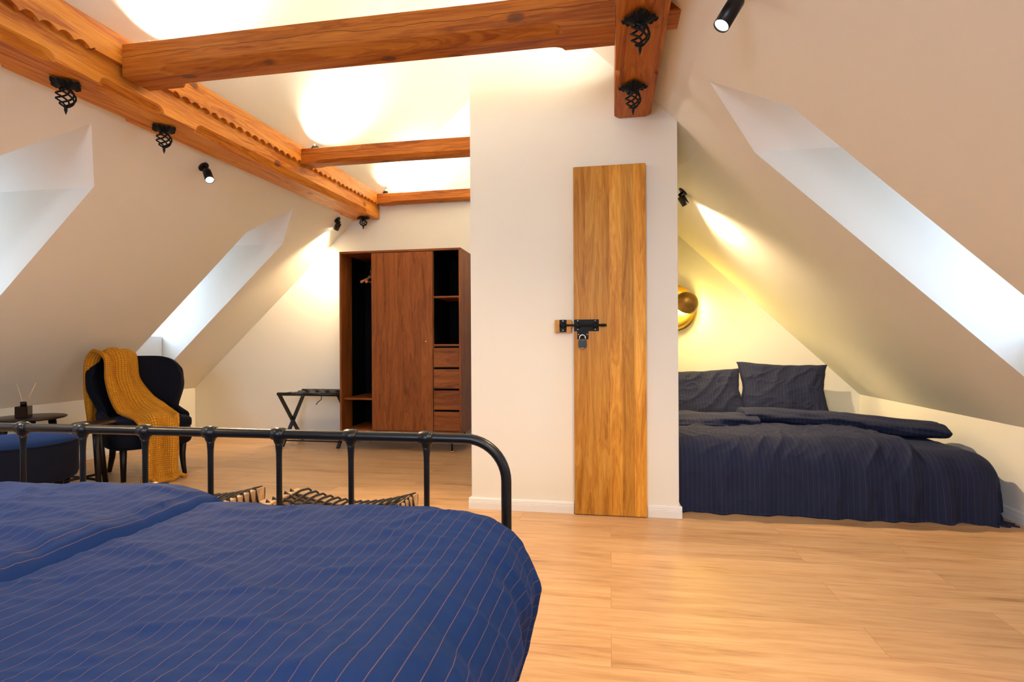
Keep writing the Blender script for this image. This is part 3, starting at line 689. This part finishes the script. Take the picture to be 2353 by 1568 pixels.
# ------------------------------------------------------------------ cloth over a box
def drape(s, t, s0, s1, t0, t1, r, z, floor=.012, flare=.10):
    """cloth point for cloth coordinates (s,t); the flat top spans s0..s1 x t0..t1"""
    a = s - s1 if s > s1 else (s - s0 if s < s0 else 0.0)
    b = t - t1 if t > t1 else (t - t0 if t < t0 else 0.0)
    e = math.hypot(a, b)
    bx = min(max(s, s0), s1); by_ = min(max(t, t0), t1)
    if e < 1e-9: return Vector((bx, by_, z)), 0.0
    dx, dy = a / e, b / e
    if e < r * PI / 2:
        h = r * math.sin(e / r); d = r * (1 - math.cos(e / r))
    else:
        x_ = e - r * PI / 2; h = r + flare * x_; d = r + x_
    zz = z - d
    if zz < floor: h += (floor - zz) * .6; zz = floor + .004 * math.sin(e * 60)
    return Vector((bx + dx * h, by_ + dy * h, zz)), e
def cloth(name, parent, m, srange, trange, box, r, z, nu, nv, wrinkle, th=.012, floor=.012, flare=.1, puff=.015, seed=0, sink=None):
    mb = MB(); (sa, sb_), (ta, tb) = srange, trange; s0, s1, t0, t1 = box
    def P(u, v):
        s = sa + (sb_ - sa) * u; t = ta + (tb - ta) * v
        p, e = drape(s, t, s0, s1, t0, t1, r, z, floor, flare)
        k = Vector((s * 1.1 + seed, t * 3.2, seed)); k2 = Vector((s * 3.5 + seed, t * 1.3, seed + 5))
        wq = ridge(k + Vector((0, fbm(Vector((s * 2, t * 2, seed)), 2) * .8, 0))) * .62 + ridge(k2) * .28
        wf = fbm(Vector((s * 11 + seed, t * 17, 3)), 3)
        amp = wrinkle * (wq + .25 * wf + .42 * ridge(Vector((s * 3.2 + t * 2.0 + seed, t * 8.5 - s * 2.0, seed + 2)), 2) ** 2)
        pf = puff * fbm(Vector((s * 1.9 + seed, t * 1.7, 9)), 2)
        hang = smooth01((e - r) / .25)
        # normal estimate: up on top, outwards when hanging
        ox = (s - min(max(s, s0), s1)); oy = (t - min(max(t, t0), t1)); n = Vector((ox, oy, 0))
        n = n.normalized() if n.length > 1e-6 else Vector((0, 0, 0))
        ang = min(PI / 2, e / r); nn = Vector((n.x * math.sin(ang), n.y * math.sin(ang), math.cos(ang)))
        tang = t if abs(ox) > abs(oy) else s
        fold = (hang * .020 + .006 * smooth01(e / r)) * (math.sin(tang * 19 + seed + 1.3 * math.sin(tang * 7)) * .7 + .5 * math.sin(tang * 43 + seed))
        p = p + nn * (amp + pf * (1 - hang) + fold)
        if sink is not None: p.z -= .05 * smooth01((sink - s) / .07)
        if p.z < floor: p.z = floor
        return p
    mb.grid(P, nu, nv, lambda u, v: (sa + (sb_ - sa) * u, ta + (tb - ta) * v))
    o = mesh_obj(name, mb, m, parent); solid(o, th, -1.0); return o

# ------------------------------------------------------------------ the iron bed in front
BX0, BX1, BY0, BY1 = -2.112, -.283, -.60, 1.50
BD = thing('iron_bed', ((BX0 + BX1) / 2, (BY0 + BY1) / 2, 0), 'black tubular steel bed in the foreground with a spindled foot rail', 'bed')
def endframe(y, ztop, par, low=.25):
    R_ = .115; pts = [(BX0, y, .002), (BX0, y, .3), (BX0, y, ztop - R_)]
    for i in range(1, 12): a = PI / 2 * i / 12; pts.append((BX0 + R_ * (1 - math.cos(a)), y, ztop - R_ + R_ * math.sin(a)))
    pts.append((BX0 + R_, y, ztop)); pts.append((BX1 - R_, y, ztop))
    for i in range(1, 12): a = PI / 2 * i / 12; pts.append((BX1 - R_ + R_ * math.sin(a), y, ztop - R_ + R_ * math.cos(a)))
    pts += [(BX1, y, ztop - R_), (BX1, y, .3), (BX1, y, .002)]
    fr_ = mesh_obj('end_frame', MB().tube(pts, .0143, 20), M_iron, par)
    for k in range(7):
        x = BX1 - .2288 * (k + 1)
        sp_ = mesh_obj('spindle', MB().tube([(x, y, low), (x, y, ztop - .075), (x, y, ztop - .055), (x, y, ztop - .035), (x, y, ztop - .018)], [.0083, .0083, .0088, .0105, .0125], 14), M_iron, fr_)
        jt = MB(); Mx = Matrix.Rotation(PI / 2, 3, 'Y')
        jt.lathe([(.0146, -.021), (.0172, -.020), (.0180, -.014), (.0182, -.0135), (.0195, -.0125), (.0195, .0125), (.0182, .0135), (.0180, .014), (.0172, .020), (.0146, .021)], (x, y, ztop), 24, Mx, capa=False, capb=False)
        jt.lathe([(.0125, -.028), (.0165, -.016), (.0165, -.004)], (x, y, ztop), 20, capb=False)
        mesh_obj('joint_collar', jt, M_iron, fr_)
    mesh_obj('lower_rail', MB().tube([(BX0, y, low), (BX1, y, low)], .0115, 14), M_iron, fr_)
endframe(BY1, .7365, BD); endframe(BY0, 1.05, BD)
for x in (BX0 + .01, BX1 - .01): mesh_obj('side_rail', MB().box((x - .008, BY0, .24), (x + .008, BY1, .29)), M_iron, BD)
mesh_obj('mattress', MB().box((BX0 + .03, BY0 + .03, .27), (BX1 - .03, BY1 - .07, .50), bev=.04), M_mattress, None, (BX0 + .9, .4, .27))
tag(bpy.data.objects['mattress'], 'mattress of the foreground iron bed, hidden under the navy duvets', 'mattress')

DV = cloth('duvet', None, M_duvet, (-1.30, .12), (-.52, 1.66), (-2.4, -.345, -2, 1.235), .170, .598, 260, 280, .018, .014, .10, -.34, .018, 2.0, sink=-1.0)
tag(DV, 'navy pinstriped duvet on the right half of the foreground bed', 'duvet')
mb = MB()
def PL(u, v):
    s = -2.55 + (1.58) * u; t = -.50 + 2.10 * v
    p, e = drape(s, t, -2.0, 5, -2, 1.225, .15, .590, .10, .05)
    edge = -.990 + .012 * math.sin(t * 5) - s        # distance to free edge
    lift = .044 * (1 - math.exp(-max(edge, 0) / .028)) - .012
    k = Vector((s * 1.4 + 31, t * 3.4, 2)); amp = .018 * ridge(k + Vector((0, fbm(Vector((s * 2, t * 2, 1)), 2), 0))) + .004 * fbm(Vector((s * 9, t * 16, 1)), 3) + .007 * ridge(Vector((s * 3.0 + t * 2, t * 9.5 - s * 2, 6)), 2) ** 2 + .014 * fbm(Vector((s * 2.2, t * 2.3, 7)), 2)
    hem = -.006 * math.exp(-((edge - .050) / .004) ** 2)
    ang = min(PI / 2, e / .15); nn = Vector((0, math.sin(ang), math.cos(ang)))
    bump_ = .014 * math.exp(-((s + 1.20) / .12) ** 2) * smooth01((t - .9) / .35)
    return p + nn * (lift + amp * smooth01(edge / .05) + hem + bump_)
mb.grid(PL, 190, 220, lambda u, v: (-2.55 + 1.58 * u, -.50 + 2.10 * v))
DV2 = mesh_obj('duvet', mb, M_duvet); solid(DV2, .012); tag(DV2, 'navy duvet on the left half of the foreground bed, overlapping the right one', 'duvet')

# ------------------------------------------------------------------ alcove bed
NM = mesh_obj('mattress', MB().box((.42, 3.62, .02), (2.10, 5.40, .36), bev=.05), M_mattress, None, (1.25, 4.5, .02))
tag(NM, 'floor mattress in the alcove, hidden under navy duvets', 'mattress')
ND2 = cloth('duvet', None, M_duvet_lampcast, (1.25, 2.38), (3.125, 4.50), (.9, 1.985, 3.60, 5.4), .17, .375, 150, 160, .009, .012, .008, .06, .015, 11.0)
tag(ND2, 'navy duvet against the right wall of the alcove, under the larger one', 'duvet')
mb = MB()
def PN(u, v):
    s = .40 + 1.315 * u; t = 3.085 + 1.40 * v
    p, e = drape(s, t, -1, 9, 3.63, 9, .21, .428, .010, .04)
    edge = 1.700 + .03 * math.sin(t * 4) - s; lift = -.022 * math.exp(-max(edge, 0) / .03)
    k = Vector((s * 3.4 + 3, t * 1.5, 2)); hang = smooth01((e - .15) / .25)
    amp = .024 * ridge(k + Vector((fbm(Vector((s * 2, t * 2, 1)), 2), 0, 0))) + .010 * fbm(Vector((s * 2.2, t * 2.3, 7)), 2) + .008 * fbm(Vector((s * 12, t * 9, 4)), 3)
    fold = hang * (.012 * math.sin(s * 23 + math.sin(s * 9)) + .006 * math.sin(s * 51))
    ang = min(PI / 2, e / .21); nn = Vector((0, -math.sin(ang), math.cos(ang)))
    p = p + nn * (amp * smooth01(edge / .05 + .2) + lift + fold); p.z = max(p.z, .012)
    if p.z < .09 and u > .62: p.z = max(.010, p.z)
    return p
mb.grid(PN, 230, 200, lambda u, v: (.40 + 1.315 * u, 3.085 + 1.4 * v))
ND1 = mesh_obj('duvet', mb, M_duvet_lampcast); solid(ND1, .012); tag(ND1, 'large navy pinstriped duvet in the alcove, hanging to the floor in front', 'duvet')
def roll(name, parent, x0, x1, yc, zc, ry, rz_, seed, m=M_duvet_lampcast, tilt=0.0):
    mb = MB()
    def P(u, v):
        x = x0 + (x1 - x0) * u; a = 2 * PI * v; endr = min(1, math.sqrt(max(0, 1 - (max(0, abs(2 * u - 1) - .94) / .06) ** 2)) + .05)
        n_ = fbm(Vector((x * 3 + seed, math.cos(a) * 1.5, math.sin(a) * 1.5)), 3)
        rr = 1 + .35 * n_ + .10 * ridge(Vector((x * 2 + seed, a * 1.5, 1)))
        y = yc(u) + ry * math.cos(a) * rr * endr; z = zc(u) + rz_ * math.sin(a) * rr * endr + .012 * fbm(Vector((x * 4, seed, 0)), 2)
        return Vector((x, y, z))
    mb.grid(P, 110, 44, lambda u, v: (x0 + (x1 - x0) * u, v * .5)); return mesh_obj(name, mb, m, parent)
roll('folded_edge', ND1, .40, 1.03, lambda u: 4.22, lambda u: .440, .20, .050, 4)
roll('folded_edge', ND2, .93, 2.10, lambda u: 4.30 - .28 * smooth01((u - .3) / .7), lambda u: .470 - .046 * u ** 2, .17, .052, 21)
for o_ in (bpy.data.objects['folded_edge'],): pass
def make_pillow(c, w_, h_, th_, yaw, tilt, rollz, label, seed):
    R_ = Matrix.Rotation(yaw, 3, 'Z') @ Matrix.Rotation(tilt, 3, 'X') @ Matrix.Rotation(rollz, 3, 'Y'); cc = Vector(c); mb = MB()
    for sgn in (1, -1):
        def P(u, v, sgn=sgn):
            a = 2 * u - 1; b = 2 * v - 1
            pin = 1 - .10 * (1 - abs(b)) * abs(a) ** 3; pin2 = 1 - .08 * (1 - abs(a)) * abs(b) ** 3
            x = a * w_ / 2 * (pin + .03 * abs(b) ** 6); z = b * h_ / 2 * pin2
            t0_ = th_ / 2 * (max(0, 1 - a * a) ** .45) * (max(0, 1 - b * b) ** .45)
            bot = 1 + .25 * (1 - v)
            n_ = .034 * ridge(Vector((a * 1.6 + seed, b * 1.3 - a * .8, seed))) * smooth01((1 - abs(a)) * 4) * smooth01((1 - abs(b)) * 4)
            return cc + R_ @ Vector((x + .010 * fbm(Vector((b * 2, seed, a)), 2), sgn * (t0_ * bot + n_), z + .012 * fbm(Vector((a * 2, seed, 1)), 2)))
        mb.grid(P, 60, 60, lambda u, v: (u * w_, v * h_), flip=(sgn > 0))
    o = mesh_obj('pillow', mb, M_duvet_lampcast, None, (c[0], c[1], c[2] - h_ / 2)); tag(o, label, 'pillow'); return o
make_pillow((1.488, 5.19, .590), .735, .475, .17, .0, -.30, .035, 'right-hand square dark pinstriped pillow leaning on the alcove wall', 3)
make_pillow((.80, 5.15, .555), .72, .44, .17, .05, -.42, -.05, 'left-hand dark pinstriped pillow in the alcove, partly behind the partition', 8)

# ------------------------------------------------------------------ armchair
E1 = Vector((.55, .835, 0)).normalized(); E2 = Vector((.835, -.55, 0)).normalized(); CH0 = Vector((-3.62, 3.80, 0))
def ch(a, b, z): return CH0 + E1 * a + E2 * b + Vector((0, 0, z))
AC = thing('armchair', tuple(CH0), 'dark velvet wingback armchair near the far left dormer', 'armchair')
# seat body
def rbox(mb, a0, a1, b0, b1, z0, z1, r=.04, taper=0.0):
    def P(u, v):
        th = 2 * PI * u; n = 4.5
        ca, sa = math.cos(th), math.sin(th)
        x = math.copysign(abs(ca) ** (2 / n), ca); y = math.copysign(abs(sa) ** (2 / n), sa)
        ph = -PI / 2 + PI * v; cz = math.copysign(abs(math.sin(ph)) ** (.45), math.sin(ph)); cr = abs(math.cos(ph)) ** .28
        k = 1 + taper * cz
        return ch((a0 + a1) / 2 + x * (a1 - a0) / 2 * cr * k, (b0 + b1) / 2 + y * (b1 - b0) / 2 * cr * k, (z0 + z1) / 2 + cz * (z1 - z0) / 2)
    mb.grid(P, 56, 24); return mb
mesh_obj('seat_base', rbox(MB(), -.285, .285, -.27, .315, .225, .375, taper=.02), M_velvet, AC)
mesh_obj('seat_cushion', rbox(MB(), -.265, .275, -.20, .335, .355, .452), M_velvet, AC)
def shell(u, v):
    a = 2 * u - 1                                     # -1..1 across
    hz = .36 + .56 * v
    wdt = .250 + .072 * smooth01((v - .22) / .50) - .018 * smooth01((v - .84) / .16)
    hz = .36 + (.556 - .085 * abs(a) ** 7) * v
    b = -.275 - .07 * v + .20 * abs(a) ** 2.6 * (1 - .35 * v)
    return ch(a * wdt, b, hz)
mb = MB(); mb.grid(shell, 40, 26); o = mesh_obj('wing_back', mb, M_velvet, AC); solid(o, .062, 0); bevel(o, .022, 3)
for sg in (-1, 1):
    def arm(u, v, sg=sg):
        ph = 2 * PI * v; h = .075 - .04 * u
        return ch(sg * (.262 + .026 * math.cos(ph)), -.16 + .27 * u, .42 + h * .5 + (.5 * h + .02) * math.sin(ph))
    mb = MB(); mb.grid(arm, 14, 18); mb.add([arm(1, k / 18) for k in range(18)], [tuple(range(18))]); mesh_obj('arm', mb, M_velvet, AC)
def leg(nm, par, pts, rs, m=M_blackwood): return mesh_obj(nm, MB().tube(pts, rs, 12), m, par)
leg('leg', AC, [ch(.20, .25, .26), ch(.195, .25, .15), ch(.20, .26, .06), ch(.205, .275, .002)], [.026, .022, .018, .015])
leg('leg', AC, [ch(-.19, .24, .26), ch(-.19, .24, .12), ch(-.19, .24, .002)], [.025, .021, .017])
leg('leg', AC, [ch(-.17, -.17, .26), ch(-.175, -.19, .13), ch(-.185, -.245, .002)], [.025, .022, .016])
leg('leg', AC, [ch(.17, -.17, .26), ch(.175, -.19, .13), ch(.185, -.245, .002)], [.025, .022, .016])
# throw blanket
SEC = [((-.315, -.20, .385), (-.16, -.34, .40)), ((-.325, -.20, .62), (-.13, -.375, .64)), ((-.33, -.22, .84), (-.08, -.405, .86)), ((-.315, -.20, .935), (-.03, -.36, .955)), ((-.285, -.13, .955), (.015, -.30, .960)),
       ((-.25, -.075, .90), (.02, -.245, .885)), ((-.245, -.055, .75), (.03, -.215, .74)), ((-.22, -.02, .60), (.10, -.16, .60)), ((-.19, .03, .50), (.15, -.06, .53)),
       ((-.17, .12, .475), (.17, .06, .50)), ((-.15, .25, .470), (.17, .22, .490)), ((-.13, .345, .455), (.14, .345, .470)), ((-.115, .385, .38), (.135, .385, .39)),
       ((-.10, .395, .25), (.125, .395, .25)), ((-.10, .405, .10), (.115, .405, .10)), ((-.12, .43, .025), (.13, .425, .03)), ((-.13, .50, .016), (.15, .49, .02))]
def cr(p0, p1, p2, p3, t): return [0.5 * ((2 * b) + (-a + c) * t + (2 * a - 5 * b + 4 * c - d) * t * t + (-a + 3 * b - 3 * c + d) * t ** 3) for a, b, c, d in zip(p0, p1, p2, p3)]
def secat(v):
    x = v * (len(SEC) - 1); i = min(int(x), len(SEC) - 2); t = x - i; g = lambda k, s_: SEC[max(0, min(len(SEC) - 1, k))][s_]
    return [Vector(cr(g(i - 1, s_), g(i, s_), g(i + 1, s_), g(i + 2, s_), t)) for s_ in (0, 1)]
NV = 200; cl = [0.0]; pr_ = None
for j in range(NV + 1):
    l_, r_ = secat(j / NV); m_ = (l_ + r_) / 2
    if pr_ is not None: cl.append(cl[-1] + (m_ - pr_).length)
    pr_ = m_
def PB(u, v):
    l_, r_ = secat(v); p = l_.lerp(r_, u); l2, r2_ = secat(min(1, v + .005)); l0, r0 = secat(max(0, v - .005))
    n = (r_ - l_).cross(l2.lerp(r2_, u) - l0.lerp(r0, u)).normalized() * -1
    n = n if v > .0 else n
    drift = (v - .5) * 1.4
    amp = .018 * math.sin(u * 9 + drift * 4 + 1.5 * math.sin(v * 9)) + .012 * math.sin(u * 17 - v * 11) + .016 * fbm(Vector((u * 2.5, v * 9, 2)), 3)
    p = p + n * amp
    if p.z < .012: p.z = .012 + .3 * abs(amp)
    return ch(p.x, p.y, p.z)
mb = MB(); mb.grid(PB, 60, NV, lambda u, v: (u * .36, cl[int(round(v * NV))]))
TB = mesh_obj('throw_blanket', mb, M_throw, None, tuple(ch(0, .1, .45))); solid(TB, .022, 0); tag(TB, 'mustard waffle throw draped over the dark armchair down to the floor', 'blanket')

# ------------------------------------------------------------------ ottoman
OC = Vector((-3.61, 2.815, 0)); OT = thing('ottoman', tuple(OC), 'round blue velvet ottoman at the left edge, in front of the side table', 'ottoman')
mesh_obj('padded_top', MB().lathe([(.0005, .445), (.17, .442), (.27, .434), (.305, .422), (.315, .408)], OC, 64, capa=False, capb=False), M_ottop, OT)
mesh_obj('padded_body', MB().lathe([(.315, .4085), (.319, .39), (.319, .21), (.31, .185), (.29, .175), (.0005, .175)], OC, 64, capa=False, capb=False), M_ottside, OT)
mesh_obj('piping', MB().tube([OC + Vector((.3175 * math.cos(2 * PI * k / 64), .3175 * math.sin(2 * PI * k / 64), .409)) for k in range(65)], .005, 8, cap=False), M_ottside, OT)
for k in range(4):
    a = .55 + k * PI / 2; d = Vector((math.cos(a), math.sin(a), 0)); leg('leg', OT, [OC + d * .20 + Vector((0, 0, .18)), OC + d * .235 + Vector((0, 0, .002))], [.026, .018])

# ------------------------------------------------------------------ side tables
TC = Vector((-4.20, 3.385, 0)); TT = .487
ST = thing('side_table', tuple(TC), 'round black side table at the left wall holding a reed diffuser', 'side table')
mesh_obj('table_top', MB().lathe([(.0005, TT), (.215, TT), (.2225, TT - .004), (.2235, TT - .010), (.215, TT - .016), (.19, TT - .021), (.0005, TT - .022)], TC, 64, capa=False, capb=False), M_brownwood, ST)
for k in range(4):
    a = PI / 4 + .2 + k * PI / 2; d = Vector((math.cos(a), math.sin(a), 0))
    leg('leg', ST, [TC + d * .13 + Vector((0, 0, TT - .022)), TC + d * .15 + Vector((0, 0, .3)), TC + d * .205 + Vector((0, 0, .002))], [.026, .022, .014])
SC = Vector((-3.626, 3.277, 0)); S2 = thing('side_table', tuple(SC), 'small dark stool table with splayed legs and stretchers, between ottoman and armchair', 'side table')
mesh_obj('table_top', MB().lathe([(.0005, .468), (.122, .468), (.129, .464), (.129, .458), (.118, .450), (.0005, .448)], SC + Vector((.055, .045, 0)), 48, capa=False, capb=False), M_brownwood, S2)
fo = [(.179, -.036), (.020, .166), (-.179, .036), (-.020, -.166)]
for fx, fy in fo:
    leg('leg', S2, [SC + Vector((.02 + fx * .42, .03 + fy * .42, .454)), SC + Vector((fx, fy, .002))], [.021, .0175])
for i, j in ((0, 2), (1, 3)):
    p = SC + Vector((fo[i][0] * .97, fo[i][1] * .95, .085)); q_ = SC + Vector((fo[j][0] * .97, fo[j][1] * .95, .085)); mesh_obj('stretcher', MB().tube([p, q_], .0085, 10), M_blackwood, S2)
# diffuser
RC = Vector((-4.165, 3.32, TT + .001)); RD = thing('reed_diffuser', tuple(RC), 'square dark glass reed diffuser with three reeds on the round table', 'diffuser')
Mr = Matrix.Translation(RC) @ Matrix.Rotation(.50, 4, 'Z')
mesh_obj('bottle', MB().box((-.038, -.038, 0), (.038, .038, .084), Mr, bev=.003), M_bottle, RD)
mesh_obj('neck', MB().lathe([(.019, .084), (.019, .115), (.015, .116), (.015, .108)], RC, 24), M_bottle, RD)
for dx, dy, h in ((-.082, .02, .195), (.082, .02, .205), (.045, .05, .20)):
    mesh_obj('reed', MB().tube([RC + Vector((-dx * .1, 0, .06)), RC + Vector((dx, dy, .10 + h * .72))], .0022, 6), M_reed, RD)

# ------------------------------------------------------------------ laced stools at the foot of the bed
def make_stool(x0, x1, label):
    xc = (x0 + x1) / 2; y0, y1 = 1.60, 1.875; th_ = thing('laced_stool', (xc, (y0 + y1) / 2, 0), label, 'stool', 'laced stools at the foot of the bed')
    zt = lambda u: .425 + .045 * abs(2 * u - 1) ** 1.7
    for y in (y0, y1):
        def sec(u, y=y):
            x = x0 + (x1 - x0) * u; z = zt(u); return [Vector(p) for p in ((x, y - .020, z - .05), (x, y + .020, z - .05), (x, y + .020, z), (x, y - .020, z))]
        mb = MB(); sweep(mb, sec, [i / 20 for i in range(21)]); bevel(mesh_obj('curved_rail', mb, M_stoolwood, th_), .003)
    for x in (x0 + .012, x1 - .012):
        bevel(mesh_obj('end_rail', MB().box((x - .011, y0 + .011, .425), (x + .011, y1 - .011, .468)), M_stoolwood, th_), .003)
    for sx in (x0 + .03, x1 - .03):
        for y in (y0, y1):
            mesh_obj('leg', MB().box((sx - .014, y - .012, .001), (sx + .014, y + .012, .42)), M_stoolwood, th_)
    n = 15
    for k in range(n):
        u = .06 + .88 * k / (n - 1); x = x0 + (x1 - x0) * u; z = zt(u) + .004; dxx = .012 * (1 if k % 2 else -1)
        mesh_obj('lacing_cord', MB().tube([(x - .012, y0 - .024, z - .03), (x - .012, y0 - .018, z + .002), (x - .008, (y0 + y1) / 2, z - .014), (x - .004, y1 - .024, z - .002), (x + .006, y1 - .012, z + .003), (x + .020, y1 + .014, z + .003), (x + .024, y1 + .022, z - .004), (x + .024, y1 + .023, z - .016), (x + .022, y1 + .023, z - .045)], .0042, 7), M_cord, th_)
    for k in range(7):
        y = y0 + .03 + (y1 - y0 - .06) * k / 6
        mesh_obj('lacing_cord', MB().tube([(x0 - .006, y, .42), (x0 + .005, y, .476)] + [(x0 + (x1 - x0) * u, y, zt(u) - .006 + .005 * ((i + k) % 2)) for i, u in enumerate([.06 + .88 * j / 22 for j in range(23)])] + [(x1 - .005, y, .476), (x1 + .006, y, .42)], .0042, 6), M_cord, th_)
    return th_
make_stool(-1.150, -.680, 'wooden stool laced with black cord behind the bed foot, the right one')
make_stool(-1.755, -1.285, 'wooden stool laced with black cord behind the bed foot, the left one')

for o in bpy.data.objects:
    if '_L' in o: del o['_L']
